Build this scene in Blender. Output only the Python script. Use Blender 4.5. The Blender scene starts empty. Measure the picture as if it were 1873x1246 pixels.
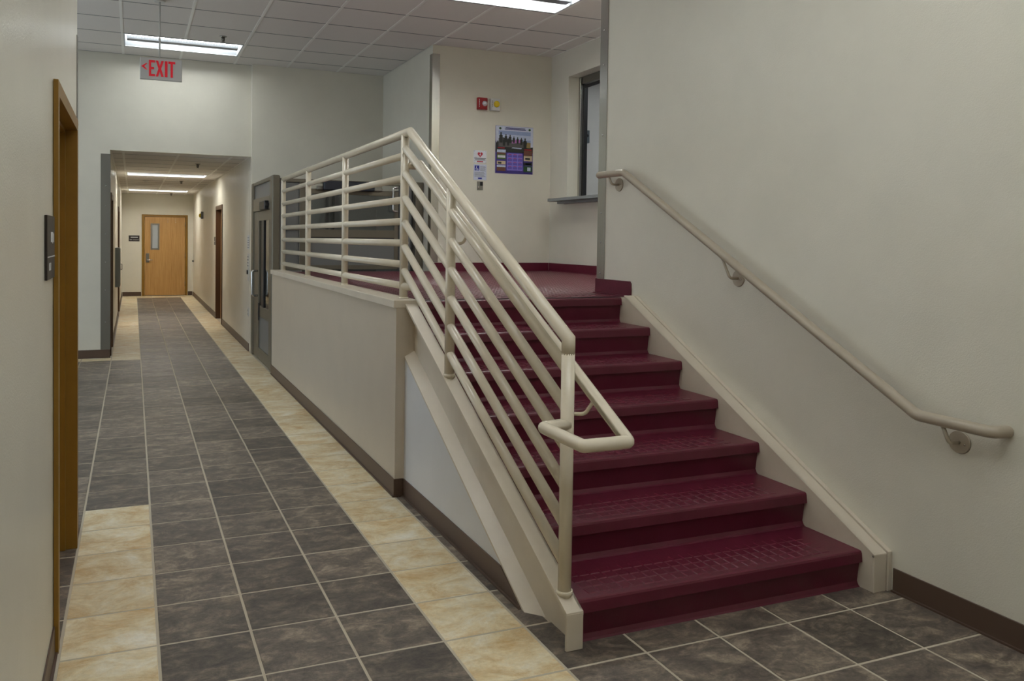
import bpy, bmesh, math, random
from mathutils import Vector, Matrix
random.seed(7)
scene = bpy.context.scene
col = scene.collection

# ------------------------------------------------------------------ camera
PX = 1466.78
YAW, ROLL, PITCH = .3772, -.0125, .0261
U = Vector((math.cos(YAW), -math.sin(YAW), 0)); D = Vector((math.sin(YAW), math.cos(YAW), 0)); V = Vector((0, 0, 1))
D2 = math.cos(PITCH) * D - math.sin(PITCH) * V
V2 = math.sin(PITCH) * D + math.cos(PITCH) * V
RT = math.cos(ROLL) * U - math.sin(ROLL) * V2
UP = math.sin(ROLL) * U + math.cos(ROLL) * V2
cd = bpy.data.cameras.new('camera')
cam = bpy.data.objects.new('camera', cd); col.objects.link(cam)
m = Matrix((RT, UP, -D2)).transposed().to_4x4()
m.translation = Vector((-.0909, -2.4771, 1.5360))
cam.matrix_world = m
cd.sensor_fit = 'HORIZONTAL'; cd.sensor_width = 36; cd.lens = PX * 36 / 1873
cd.shift_x = (936.5 - 824.34) / 1873
cd.shift_y = (476.53 - 623) / 1873
cd.clip_start = .05
scene.camera = cam

# ------------------------------------------------------------------ world, exposure
w = bpy.data.worlds.new('world'); scene.world = w; w.use_nodes = True
w.node_tree.nodes['Background'].inputs[0].default_value = (.75, .85, 1, 1)
w.node_tree.nodes['Background'].inputs[1].default_value = .3
vs = scene.view_settings
vs.view_transform = 'Standard'; vs.look = 'None'; vs.gamma = 1; vs.use_curve_mapping = False
vs.exposure = 0.62
TUBE = 12.5          # radiance of the fluorescent lenses
TUBE_LANDING = 20.0
TUBE_CORRIDOR = 29.0
DAYLIGHT = 1.6       # lobby window panes

# ------------------------------------------------------------------ materials
MATS = {}
def srgb(r, g, b):
    f = lambda c: (c / 255 / 12.92) if c / 255 <= .04045 else ((c / 255 + .055) / 1.055) ** 2.4
    return (f(r), f(g), f(b), 1)
def base(name, color, rough=.5, metal=0., spec=.5):
    m = bpy.data.materials.new(name); m.use_nodes = True
    b = m.node_tree.nodes['Principled BSDF']
    b.inputs['Base Color'].default_value = color
    b.inputs['Roughness'].default_value = rough
    b.inputs['Metallic'].default_value = metal
    b.inputs['Specular IOR Level'].default_value = spec
    MATS[name] = m
    return m, m.node_tree.nodes, m.node_tree.links, b
def node(n, t, **kw):
    x = n.new(t)
    for k, v in kw.items(): setattr(x, k, v)
    return x
def bump(n, l, b, scale, dist, strength=.4, detail=2., src=None):
    geo = n.new('ShaderNodeNewGeometry')
    t = n.new('ShaderNodeTexNoise'); t.inputs['Scale'].default_value = scale; t.inputs['Detail'].default_value = detail
    l.new(geo.outputs['Position'], t.inputs['Vector'])
    bp = n.new('ShaderNodeBump'); bp.inputs['Strength'].default_value = strength; bp.inputs['Distance'].default_value = dist
    l.new((src or t.outputs['Fac']), bp.inputs['Height']); l.new(bp.outputs['Normal'], b.inputs['Normal'])
    return t
def vary(n, l, b, c1, c2, scale, detail=4., rough=.6, stretch=None):
    geo = n.new('ShaderNodeNewGeometry')
    t = n.new('ShaderNodeTexNoise'); t.inputs['Scale'].default_value = scale; t.inputs['Detail'].default_value = detail; t.inputs['Roughness'].default_value = rough
    if stretch:
        mp = n.new('ShaderNodeMapping'); mp.inputs['Scale'].default_value = stretch
        l.new(geo.outputs['Position'], mp.inputs['Vector']); l.new(mp.outputs['Vector'], t.inputs['Vector'])
    else: l.new(geo.outputs['Position'], t.inputs['Vector'])
    r = n.new('ShaderNodeValToRGB'); r.color_ramp.elements[0].color = c1; r.color_ramp.elements[1].color = c2
    r.color_ramp.elements[0].position = .3; r.color_ramp.elements[1].position = .7
    l.new(t.outputs['Fac'], r.inputs['Fac']); l.new(r.outputs['Color'], b.inputs['Base Color'])
    return r

def mk_wall(name, c):
    m, n, l, b = base(name, c, .30, 0, .5)
    vary(n, l, b, tuple(x * .97 for x in c[:3]) + (1,), tuple(min(1, x * 1.03) for x in c[:3]) + (1,), 3)
    bump(n, l, b, 190, .0022, .42, 2)
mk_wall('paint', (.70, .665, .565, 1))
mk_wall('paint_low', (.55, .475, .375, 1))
mk_wall('paint_white', (.66, .66, .66, 1))

def mk_tile(name, cols, grain, fleck, sc0):
    m, n, l, b = base(name, cols[1], .45, 0, .5)
    geo = n.new('ShaderNodeNewGeometry')
    # one random number per 0.34 m tile, from the tile's place on the floor
    sc = node(n, 'ShaderNodeVectorMath', operation='SCALE'); sc.inputs['Scale'].default_value = 1 / .34
    l.new(geo.outputs['Position'], sc.inputs[0])
    fl = node(n, 'ShaderNodeVectorMath', operation='FLOOR'); l.new(sc.outputs[0], fl.inputs[0])
    mul = node(n, 'ShaderNodeVectorMath', operation='MULTIPLY'); mul.inputs[1].default_value = (1, 1, 0); l.new(fl.outputs[0], mul.inputs[0])
    wn = node(n, 'ShaderNodeTexWhiteNoise', noise_dimensions='3D'); l.new(mul.outputs[0], wn.inputs['Vector'])
    off = node(n, 'ShaderNodeVectorMath', operation='MULTIPLY_ADD'); off.inputs[1].default_value = (30, 30, 30)
    l.new(wn.outputs['Color'], off.inputs[0]); l.new(geo.outputs['Position'], off.inputs[2])
    mp = n.new('ShaderNodeMapping'); mp.inputs['Scale'].default_value = (1, 1.5, 1); l.new(off.outputs[0], mp.inputs['Vector'])
    t = n.new('ShaderNodeTexNoise'); t.inputs['Scale'].default_value = sc0; t.inputs['Detail'].default_value = 12; t.inputs['Roughness'].default_value = .74; t.inputs['Distortion'].default_value = .5
    l.new(mp.outputs[0], t.inputs['Vector'])
    r = n.new('ShaderNodeValToRGB'); cr = r.color_ramp
    cr.elements[0].position = .34; cr.elements[0].color = cols[0]
    cr.elements[1].position = .66; cr.elements[1].color = cols[2]
    e = cr.elements.new(.5); e.color = cols[1]
    l.new(t.outputs['Fac'], r.inputs['Fac'])
    # tile-to-tile tone
    mr = n.new('ShaderNodeMapRange'); mr.inputs['To Min'].default_value = grain[0]; mr.inputs['To Max'].default_value = grain[1]
    l.new(wn.outputs['Value'], mr.inputs['Value'])
    mx = node(n, 'ShaderNodeVectorMath', operation='SCALE'); l.new(r.outputs['Color'], mx.inputs[0]); l.new(mr.outputs[0], mx.inputs['Scale'])
    t2 = n.new('ShaderNodeTexNoise'); t2.inputs['Scale'].default_value = 26; t2.inputs['Detail'].default_value = 6; l.new(off.outputs[0], t2.inputs['Vector'])
    t2.inputs['Roughness'].default_value = .8; t2.inputs['Scale'].default_value = 34
    fk = n.new('ShaderNodeMapRange'); fk.inputs['From Min'].default_value = .35; fk.inputs['From Max'].default_value = .65; fk.inputs['To Min'].default_value = fleck[0]; fk.inputs['To Max'].default_value = fleck[1]
    l.new(t2.outputs['Fac'], fk.inputs['Value'])
    mx2 = node(n, 'ShaderNodeVectorMath', operation='SCALE'); l.new(mx.outputs[0], mx2.inputs[0]); l.new(fk.outputs[0], mx2.inputs['Scale'])
    l.new(mx2.outputs[0], b.inputs['Base Color'])
    ad = node(n, 'ShaderNodeMath', operation='MULTIPLY_ADD'); ad.inputs[1].default_value = .35; l.new(t2.outputs['Fac'], ad.inputs[0]); l.new(t.outputs['Fac'], ad.inputs[2])
    bp = n.new('ShaderNodeBump'); bp.inputs['Strength'].default_value = .5; bp.inputs['Distance'].default_value = .006
    l.new(ad.outputs[0], bp.inputs['Height']); l.new(bp.outputs['Normal'], b.inputs['Normal'])
    rr = n.new('ShaderNodeMapRange'); rr.inputs['To Min'].default_value = .32; rr.inputs['To Max'].default_value = .55
    l.new(t2.outputs['Fac'], rr.inputs['Value']); l.new(rr.outputs[0], b.inputs['Roughness'])
mk_tile('tile_slate', ((.062, .049, .043, 1), (.13, .105, .083, 1), (.30, .24, .175, 1)), (.66, 1.28), (.68, 1.38), 7.5)
mk_tile('tile_cream', ((.54, .34, .13, 1), (.70, .58, .36, 1), (.82, .77, .64, 1)), (.92, 1.05), (.92, 1.09), 4.2)
m, n, l, b = base('grout', (.50, .44, .34, 1), .85); bump(n, l, b, 300, .001, .4)
m, n, l, b = base('ceiling_tile', (.82, .78, .735, 1), .9, 0, .2)
vary(n, l, b, (.75, .71, .665, 1), (.87, .83, .785, 1), 220, 2); bump(n, l, b, 260, .002, .5)
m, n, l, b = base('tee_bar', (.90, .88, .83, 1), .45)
m, n, l, b = base('rubber_maroon', (.11, .0105, .026, 1), .33, 0, .5)
vary(n, l, b, (.10, .009, .023, 1), (.125, .014, .032, 1), 9); bump(n, l, b, 120, .0012, .35)
m, n, l, b = base('rubber_stud', (.11, .0105, .026, 1), .28, 0, .5); bump(n, l, b, 200, .0008, .3)
m, n, l, b = base('base_brown', (.095, .058, .04, 1), .42); bump(n, l, b, 60, .0006, .2)
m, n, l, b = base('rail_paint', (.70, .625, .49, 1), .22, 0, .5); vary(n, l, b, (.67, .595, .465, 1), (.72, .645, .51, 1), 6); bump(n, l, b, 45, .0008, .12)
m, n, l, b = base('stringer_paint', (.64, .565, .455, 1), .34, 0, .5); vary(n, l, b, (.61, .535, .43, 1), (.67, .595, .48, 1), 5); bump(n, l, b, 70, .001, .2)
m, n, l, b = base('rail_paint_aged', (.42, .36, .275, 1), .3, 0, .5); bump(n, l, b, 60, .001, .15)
m, n, l, b = base('stainless', (.50, .49, .46, 1), .22, 1.); vary(n, l, b, (.47, .46, .43, 1), (.53, .52, .49, 1), 4, 3, .5, (60, 60, .6))
m, n, l, b = base('steel_dull', (.27, .26, .235, 1), .45, 1.); bump(n, l, b, 40, .001, .1)
m, n, l, b = base('screw', (.7, .7, .7, 1), .2, 1.)
m, n, l, b = base('bronze_aluminium', (.165, .145, .108, 1), .42, .35); bump(n, l, b, 120, .0004, .1)
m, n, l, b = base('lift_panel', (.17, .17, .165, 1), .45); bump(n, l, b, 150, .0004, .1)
m, n, l, b = base('black_plastic', (.012, .012, .015, 1), .4); bump(n, l, b, 200, .0004, .1)
m, n, l, b = base('navy_plastic', (.012, .015, .028, 1), .4); bump(n, l, b, 200, .0004, .1)
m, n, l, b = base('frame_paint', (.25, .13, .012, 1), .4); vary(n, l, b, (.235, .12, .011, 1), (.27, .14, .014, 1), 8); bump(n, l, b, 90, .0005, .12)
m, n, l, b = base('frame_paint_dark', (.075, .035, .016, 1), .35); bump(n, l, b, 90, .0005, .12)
def mk_wood(name, c1, c2):
    m, n, l, b = base(name, c1, .4)
    r = vary(n, l, b, c1, c2, 3, 8, .6, (16, 16, .8))
mk_wood('oak', (.40, .205, .06, 1), (.54, .315, .115, 1))
m, n, l, b = base('plaque', (.022, .016, .014, 1), .4); bump(n, l, b, 200, .0003, .1)
m, n, l, b = base('white_print', (.7, .7, .7, 1), .6); bump(n, l, b, 200, .0002, .1)
m, n, l, b = base('white_plastic', (.62, .61, .58, 1), .35); bump(n, l, b, 200, .0003, .1)
m, n, l, b = base('grey_enamel', (.24, .255, .25, 1), .4); bump(n, l, b, 90, .0004, .1)
m, n, l, b = base('switch_grey', (.10, .125, .145, 1), .4); bump(n, l, b, 90, .0004, .1)
m, n, l, b = base('red_plastic', (.32, .008, .012, 1), .3); bump(n, l, b, 200, .0003, .1)
m, n, l, b = base('amber_lens', (.75, .52, .01, 1), .12); b.inputs['Coat Weight'].default_value = .6; bump(n, l, b, 130, .003, .5)
m, n, l, b = base('clear_lens', (.75, .75, .78, 1), .08, .4); bump(n, l, b, 130, .003, .5)
def mk_emit(name, c, s):
    m, n, l, b = base(name, c, .5)
    b.inputs['Emission Color'].default_value = c; b.inputs['Emission Strength'].default_value = s
mk_emit('tube_glow', (.97, 1, .99, 1), TUBE)
mk_emit('tube_glow_landing', (.99, 1, .96, 1), TUBE_LANDING)
mk_emit('tube_glow_corridor', (1, .97, .90, 1), TUBE_CORRIDOR)
mk_emit('sky_glow', (.72, .86, 1, 1), DAYLIGHT)
mk_emit('exit_red', (.62, .006, .02, 1), .18)
m, n, l, b = base('reflector', (.62, .65, .68, 1), .35); bump(n, l, b, 60, .0003, .05)
m, n, l, b = base('basket_mesh', (.22, .23, .25, 1), .4, .3)
m, n, l, b = base('exit_housing', (.58, .58, .57, 1), .35); bump(n, l, b, 200, .0003, .1)
def mk_glass(name, tint, a):
    m, n, l, b = base(name, tint, .04)
    tr = n.new('ShaderNodeBsdfTransparent'); tr.inputs[0].default_value = (.86, .89, .88, 1)
    gl = n.new('ShaderNodeBsdfGlossy'); gl.inputs['Roughness'].default_value = .03
    mx = n.new('ShaderNodeMixShader'); fr = n.new('ShaderNodeFresnel'); fr.inputs['IOR'].default_value = 1.6; l.new(fr.outputs[0], mx.inputs[0])
    l.new(tr.outputs[0], mx.inputs[1]); l.new(gl.outputs[0], mx.inputs[2])
    l.new(mx.outputs[0], n['Material Output'].inputs[0])
mk_glass('glass', (.8, .85, .85, 1), .1)
m, n, l, b = base('frosted_glass', (.42, .45, .47, 1), .25); bump(n, l, b, 90, .0005, .1)
def flat(name, c, rough=.5):
    m, n, l, b = base(name, c, rough); vary(n, l, b, tuple(x * .93 for x in c[:3]) + (1,), tuple(min(1, x * 1.05) for x in c[:3]) + (1,), 60)
for nm, c in {'ink_sky': (150, 165, 205), 'ink_haze': (190, 200, 222), 'ink_rock': (92, 90, 88), 'ink_dark': (48, 50, 48), 'ink_pink': (190, 120, 190), 'ink_ochre': (150, 130, 80),
              'ink_green': (50, 85, 50), 'ink_violet': (105, 90, 185), 'ink_lilac': (140, 128, 215), 'ink_navy': (45, 42, 110), 'ink_red': (160, 35, 45), 'ink_sand': (205, 185, 155),
              'ink_blue': (25, 40, 150), 'ink_paper': (205, 210, 228), 'ink_grey': (120, 122, 128), 'ink_white': (225, 225, 232), 'ink_heart': (190, 45, 65), 'ink_turf': (85, 110, 60), 'ink_brown': (110, 70, 55)}.items():
    flat(nm, srgb(*c))

# ------------------------------------------------------------------ mesh helpers
class MB:
    def __init__(s): s.bm = bmesh.new()
    def box(s, x0, x1, y0, y1, z0, z1, bev=0, seg=1):
        r = bmesh.ops.create_cube(s.bm, size=1)
        for v in r['verts']:
            v.co = Vector(((x0 + x1) / 2 + v.co.x * (x1 - x0), (y0 + y1) / 2 + v.co.y * (y1 - y0), (z0 + z1) / 2 + v.co.z * (z1 - z0)))
        if bev:
            es = list({e for v in r['verts'] for e in v.link_edges})
            bmesh.ops.bevel(s.bm, geom=es, offset=bev, segments=seg, affect='EDGES', profile=.5)
        return s
    def prism(s, pts, axis, a, b, bev=0):
        """polygon pts extruded along axis 'x','y' or 'z' from a to b"""
        def P(p, t):
            if axis == 'x': return (t, p[0], p[1])
            if axis == 'y': return (p[0], t, p[1])
            return (p[0], p[1], t)
        A = [s.bm.verts.new(P(p, a)) for p in pts]; B = [s.bm.verts.new(P(p, b)) for p in pts]
        k = len(pts); fs = [s.bm.faces.new(A[::-1]), s.bm.faces.new(B)]
        for i in range(k): fs.append(s.bm.faces.new((A[i], A[(i + 1) % k], B[(i + 1) % k], B[i])))
        if bev:
            es = list({e for f in fs for e in f.edges})
            bmesh.ops.bevel(s.bm, geom=es, offset=bev, segments=1, affect='EDGES')
        return s
    def tube(s, pts, r, seg=14, corner=0, cap=True, round_end=False):
        pts = [Vector(p) for p in pts]
        if corner:
            out = [pts[0]]
            for i in range(1, len(pts) - 1):
                p, a, b = pts[i], pts[i - 1], pts[i + 1]
                da, db = (a - p), (b - p); c = min(corner, da.length * .45, db.length * .45)
                q0, q1 = p + da.normalized() * c, p + db.normalized() * c
                for t in (0, .25, .5, .75, 1): out.append((1 - t) ** 2 * q0 + 2 * t * (1 - t) * p + t * t * q1)
            out.append(pts[-1]); pts = out
        rad = [r] * len(pts)
        if round_end:
            for e in (0, -1):
                d = (pts[0] - pts[1]).normalized() if e == 0 else (pts[-1] - pts[-2]).normalized()
                add = [(pts[e] + d * r * .55 * k, r * q) for k, q in ((.5, .9), (.85, .65), (1, .3))]
                if e == 0:
                    pts = [a for a, _ in reversed(add)] + pts; rad = [q for _, q in reversed(add)] + rad
                else:
                    pts = pts + [a for a, _ in add]; rad = rad + [q for _, q in add]
        d = [(pts[i + 1] - pts[i]).normalized() for i in range(len(pts) - 1)]
        tang = [d[0]] + [(d[i] + d[i - 1]).normalized() for i in range(1, len(d))] + [d[-1]]
        up = Vector((0, 0, 1)) if abs(d[0].z) < .9 else Vector((1, 0, 0))
        N = (up - d[0] * up.dot(d[0])).normalized(); rings = []
        prev = d[0]
        for i, p in enumerate(pts):
            cur = tang[i]
            N = (prev.rotation_difference(cur) @ N); N = (N - cur * N.dot(cur)).normalized(); prev = cur
            Bn = cur.cross(N)
            half = cur.dot(d[min(i, len(d) - 1)]); k = 1 / max(.5, half)
            # mitre: stretch in the bend plane
            bend = None
            if 0 < i < len(pts) - 1:
                bb = d[i] - d[i - 1]
                if bb.length > 1e-4: bend = (bb - cur * bb.dot(cur)).normalized()
            ring = []
            for j in range(seg):
                a = 2 * math.pi * j / seg
                o = (N * math.cos(a) + Bn * math.sin(a)) * rad[i]
                if bend is not None: o = o + bend * o.dot(bend) * (k - 1)
                ring.append(s.bm.verts.new(p + o))
            rings.append(ring)
        for i in range(len(rings) - 1):
            for j in range(seg):
                f = s.bm.faces.new((rings[i][j], rings[i][(j + 1) % seg], rings[i + 1][(j + 1) % seg], rings[i + 1][j])); f.smooth = True
        if cap:
            s.bm.faces.new(rings[0][::-1]); s.bm.faces.new(rings[-1])
        return s
    def cyl(s, p0, p1, r, r2=None, seg=20, smooth=True):
        p0, p1 = Vector(p0), Vector(p1); d = (p1 - p0).normalized()
        up = Vector((0, 0, 1)) if abs(d.z) < .9 else Vector((1, 0, 0))
        N = (up - d * up.dot(d)).normalized(); Bn = d.cross(N); r2 = r if r2 is None else r2
        A, B = [], []
        for j in range(seg):
            a = 2 * math.pi * j / seg; o = N * math.cos(a) + Bn * math.sin(a)
            A.append(s.bm.verts.new(p0 + o * r)); B.append(s.bm.verts.new(p1 + o * r2))
        s.bm.faces.new(A[::-1]); s.bm.faces.new(B)
        for j in range(seg):
            f = s.bm.faces.new((A[j], A[(j + 1) % seg], B[(j + 1) % seg], B[j])); f.smooth = smooth
        return s
    def dome(s, c, axis, r, h, seg=16, rings=4):
        c = Vector(c); d = Vector(axis).normalized()
        up = Vector((0, 0, 1)) if abs(d.z) < .9 else Vector((1, 0, 0))
        N = (up - d * up.dot(d)).normalized(); Bn = d.cross(N); R = []
        for i in range(rings):
            t = i / rings * math.pi / 2
            R.append([s.bm.verts.new(c + d * h * math.sin(t) + (N * math.cos(2 * math.pi * j / seg) + Bn * math.sin(2 * math.pi * j / seg)) * r * math.cos(t)) for j in range(seg)])
        top = s.bm.verts.new(c + d * h)
        for i in range(rings - 1):
            for j in range(seg):
                f = s.bm.faces.new((R[i][j], R[i][(j + 1) % seg], R[i + 1][(j + 1) % seg], R[i + 1][j])); f.smooth = True
        for j in range(seg):
            f = s.bm.faces.new((R[-1][j], R[-1][(j + 1) % seg], top)); f.smooth = True
        s.bm.faces.new(R[0][::-1])
        return s

ORG = {}
def tag(o, label=None, cat=None, group=None, kind=None):
    if label: o['label'] = label
    if cat: o['category'] = cat
    if group: o['group'] = group
    if kind: o['kind'] = kind
    return o
def thing(name, loc, label, cat, group=None):
    o = bpy.data.objects.new(name, None); col.objects.link(o); o.empty_display_size = .1
    o.location = loc; ORG[o] = Vector(loc)
    return tag(o, label, cat, group)
def obj(name, mb, mat, parent=None, label=None, cat=None, group=None, kind=None):
    bm = mb.bm
    bmesh.ops.recalc_face_normals(bm, faces=bm.faces[:])
    if parent is not None: org = ORG[parent]
    else:
        xs = [v.co.x for v in bm.verts]; ys = [v.co.y for v in bm.verts]; zs = [v.co.z for v in bm.verts]
        org = Vector(((min(xs) + max(xs)) / 2, (min(ys) + max(ys)) / 2, min(zs)))
    bmesh.ops.translate(bm, verts=bm.verts[:], vec=-org)
    me = bpy.data.meshes.new(name); bm.to_mesh(me); bm.free()
    me.materials.append(MATS[mat])
    o = bpy.data.objects.new(name, me); col.objects.link(o)
    if parent is not None: o.parent = parent
    else: o.location = org
    ORG[o] = Vector(org)
    return tag(o, label, cat, group, kind)
def inst(name, me, parent, loc):
    o = bpy.data.objects.new(name, me); col.objects.link(o); o.parent = parent
    o.location = Vector(loc) - ORG[parent]; ORG[o] = Vector(loc)
    return o
def wall(name, boxes, mat='paint', parent=None):
    mb = MB()
    for b in boxes: mb.box(*b)
    return obj(name, mb, mat, parent, kind=None if parent else 'structure')

# ------------------------------------------------------------------ key dimensions
T = .34                      # floor tile
XL, XR = -.36, 1.36          # corridor wall faces
ZC = 3.804                   # lobby ceiling
ZH = 2.606                   # corridor ceiling
YF = 8.42                    # far wall of the lobby
YE = 19.40                   # end of the corridor
RISE, RUN, NOSE0 = .166, .322, .144
ZL = 7 * RISE                # landing level
XW = 3.05                    # wall beside the stair

# ------------------------------------------------------------------ floor
floor = wall('floor', [(-4.4, 5.2, -5.2, 20, -.12, -.0014)], 'grout')
def tile_mesh(name, x0, x1, y0, y1, mat):
    bm = bmesh.new(); g, c = .005, .002
    hx, hy = (x1 - x0) / 2 - g, (y1 - y0) / 2 - g
    lo = [bm.verts.new((sx * hx, sy * hy, -.008)) for sx, sy in ((-1, -1), (1, -1), (1, 1), (-1, 1))]
    mi = [bm.verts.new((sx * hx, sy * hy, -.0015)) for sx, sy in ((-1, -1), (1, -1), (1, 1), (-1, 1))]
    hi = [bm.verts.new((sx * (hx - c), sy * (hy - c), 0)) for sx, sy in ((-1, -1), (1, -1), (1, 1), (-1, 1))]
    for A, B in ((lo, mi), (mi, hi)):
        for i in range(4): bm.faces.new((A[i], A[(i + 1) % 4], B[(i + 1) % 4], B[i]))
    bm.faces.new(hi)
    me = bpy.data.meshes.new(name); bm.to_mesh(me); bm.free(); me.materials.append(MATS[mat]); return me
FULL = {mt: tile_mesh('floor_tile', 0, T, 0, T, mt) for mt in ('tile_slate', 'tile_cream')}
def tile_kind(cx, r):
    if cx == 3: return 'tile_cream'
    if r >= 55 and -1 <= cx <= 3: return 'tile_cream'
    if cx == -1 and (r < 7 or r >= 24): return 'tile_cream'
    if cx < -1 and r == 24: return 'tile_cream'
    return 'tile_slate'
def put_tile(cx, r, clip=None, mat=None):
    mt = mat or tile_kind(cx, r)
    x0, x1, y0, y1 = cx * T, cx * T + T, r * T, r * T + T
    if clip:
        x0, x1, y0, y1 = max(x0, clip[0]), min(x1, clip[1]), max(y0, clip[2]), min(y1, clip[3])
        if x1 - x0 < .02 or y1 - y0 < .02: return
        me = tile_mesh('floor_tile', x0, x1, y0, y1, mt)
    else: me = FULL[mt]
    inst('floor_tile', me, floor, ((x0 + x1) / 2, (y0 + y1) / 2, random.uniform(-.0006, .0006)))
for r in range(-3, 43):
    for cx in range(-1, 4): put_tile(cx, r)
for r in range(6, 25):
    for cx in (-2, -3): put_tile(cx, r, (-9, 9, 2.09, 8.415))
for r in range(2, 6): put_tile(-2, r, (-.52, 9, .795, 1.81))       # door opening in the left wall
for r in range(-3, 1):
    for cx in range(4, 9): put_tile(cx, r, (-9, 3.045, -9, 9))
for r in range(1, 7): put_tile(4, r, (-9, 1.476 if r == 1 else 1.43, -9, 2.05))
rest = MB()
def rest_tile(bm, cx, r):
    x0, x1, y0, y1 = cx * T + .0035, cx * T + T - .0035, r * T + .0035, r * T + T - .0035
    z0, z1 = -.008, 0
    a = [bm.verts.new(p) for p in ((x0, y0, z0), (x1, y0, z0), (x1, y1, z0), (x0, y1, z0))]
    b = [bm.verts.new(p) for p in ((x0, y0, z1), (x1, y0, z1), (x1, y1, z1), (x0, y1, z1))]
    bm.faces.new(b)
    for i in range(4): bm.faces.new((a[i], a[(i + 1) % 4], b[(i + 1) % 4], b[i]))
restc = MB()
for r in range(-14, 57):
    for cx in range(-12, 9):
        ok = False
        if -1 <= cx <= 3 and (r >= 43 or r < -3): ok = True
        if 4 <= cx <= 7 and r < -3: ok = True
        if cx <= -4 and 7 <= r <= 23: ok = True
        if ok: rest_tile((restc if tile_kind(cx, r) == 'tile_cream' else rest).bm, cx, r)
obj('slate_tile_field', rest, 'tile_slate', floor, kind='stuff')
obj('cream_tile_field', restc, 'tile_cream', floor, kind='stuff')

# ------------------------------------------------------------------ walls
DO0, DO1, DH = .79, 1.81, 2.045      # door opening in the near left wall
wl = wall('wall_left', [(-.51, XL, -5.2, DO0, 0, ZC), (-.51, XL, DO0, DO1, DH, ZC), (-.51, XL, DO1, 2.085, 0, ZC)])
wall('wall_lobby_front', [(-4.2, -.51, 1.94, 2.085, 0, ZC)])
wall('wall_lobby_left', [(-4.35, -4.2, 1.94, 3.0, 0, ZC), (-4.35, -4.2, 7.6, 8.57, 0, ZC), (-4.35, -4.2, 3.0, 7.6, 0, .3), (-4.35, -4.2, 3.0, 7.6, 2.9, ZC)])
wf = wall('wall_lobby_far', [(-4.2, XL, YF, YF + .15, 0, ZC), (XL, XR, YF, YF + .15, 2.60, ZC)])
LD = [(8.64, 9.45), (13.95, 15.0)]
mbx = []
ys = YF + .15
for a, b in LD:
    mbx += [(-.51, XL, ys, a, 0, 2.62), (-.51, XL, a, b, 2.03, 2.62)]; ys = b
mbx.append((-.51, XL, ys, YE, 0, 2.62))
wall('wall_corridor_left', mbx)
RD = (12.06, 13.1)
wall('wall_corridor_right', [(XR, 1.51, YF + .09, RD[0], 0, 2.62), (XR, 1.51, RD[0], RD[1], 2.05, 2.62), (XR, 1.51, RD[1], YE, 0, 2.62)])
wall('wall_corridor_end', [(-.51, .17, YE, YE + .15, 0, 2.62), (1.17, 1.51, YE, YE + .15, 0, 2.62), (.17, 1.17, YE, YE + .15, 2.03, 2.62)])
wall('light_block_end', [(-.51, 1.6, YE + .3, YE + .4, 0, 2.7), (-.51, -.41, YE + .15, YE + .3, 0, 2.7), (1.5, 1.6, YE + .15, YE + .3, 0, 2.7)])  # unseen backing added behind the end door to stop light leaking
wall('wall_lift_back', [(XR, 3.3, 8.335, 8.485, 0, ZC)])
wall('wall_landing_side', [(3.15, 3.3, 6.5, 8.335, 0, ZC)])
wall('wall_landing_back', [(3.15, 4.72, 6.35, 6.5, 0, ZC)])
WY0, WY1, WZ0, WZ1 = 4.0, 5.93, 2.03, 3.49
wall('wall_landing_window', [(4.72, 4.95, WY1, 6.5, 0, ZC), (4.72, 4.95, 2.4, WY0, 0, ZC), (4.72, 4.95, WY0, WY1, 0, 2.0), (4.72, 4.95, WY0, WY1, WZ1, ZC)])
wall('wall_right', [(XW, 3.2, -5.2, 2.55, 0, ZC)])
wall('wall_landing_front', [(3.2, 4.72, 2.4, 2.55, 0, ZC)])
wall('wall_back', [(-.51, 3.2, -5.35, -5.2, 0, ZC)])
# the room behind the serving hatch
wall('wall_hatch_room', [(4.95, 7.4, 6.2, 6.35, .9, ZC), (7.4, 7.5, 2.4, 6.35, .9, ZC), (4.95, 7.5, 2.3, 2.4, .9, ZC), (4.95, 7.4, 2.4, 6.2, .8, .9)], 'paint_white')
# its own recessed light follows with the other lights
wall('ceiling_hatch_room', [(4.95, 7.5, 2.3, 6.35, ZC, ZC + .05)], 'paint_white')

# low wall beside the landing
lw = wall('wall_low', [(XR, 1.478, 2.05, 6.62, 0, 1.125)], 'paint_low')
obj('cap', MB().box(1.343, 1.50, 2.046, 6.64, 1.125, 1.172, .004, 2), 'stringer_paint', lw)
# wall under the stair, cut along the stringer
def zb(y): return .845 + .5217 * (y - 2.069)       # lower flange of the stringer
us = MB().prism([(.457, 0), (2.05, 0), (2.05, zb(2.05) - .012), (.48, zb(.48) - .008)], 'x', 1.417, 1.47)
obj('wall_under_stair', us, 'paint_white', kind='structure')

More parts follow.
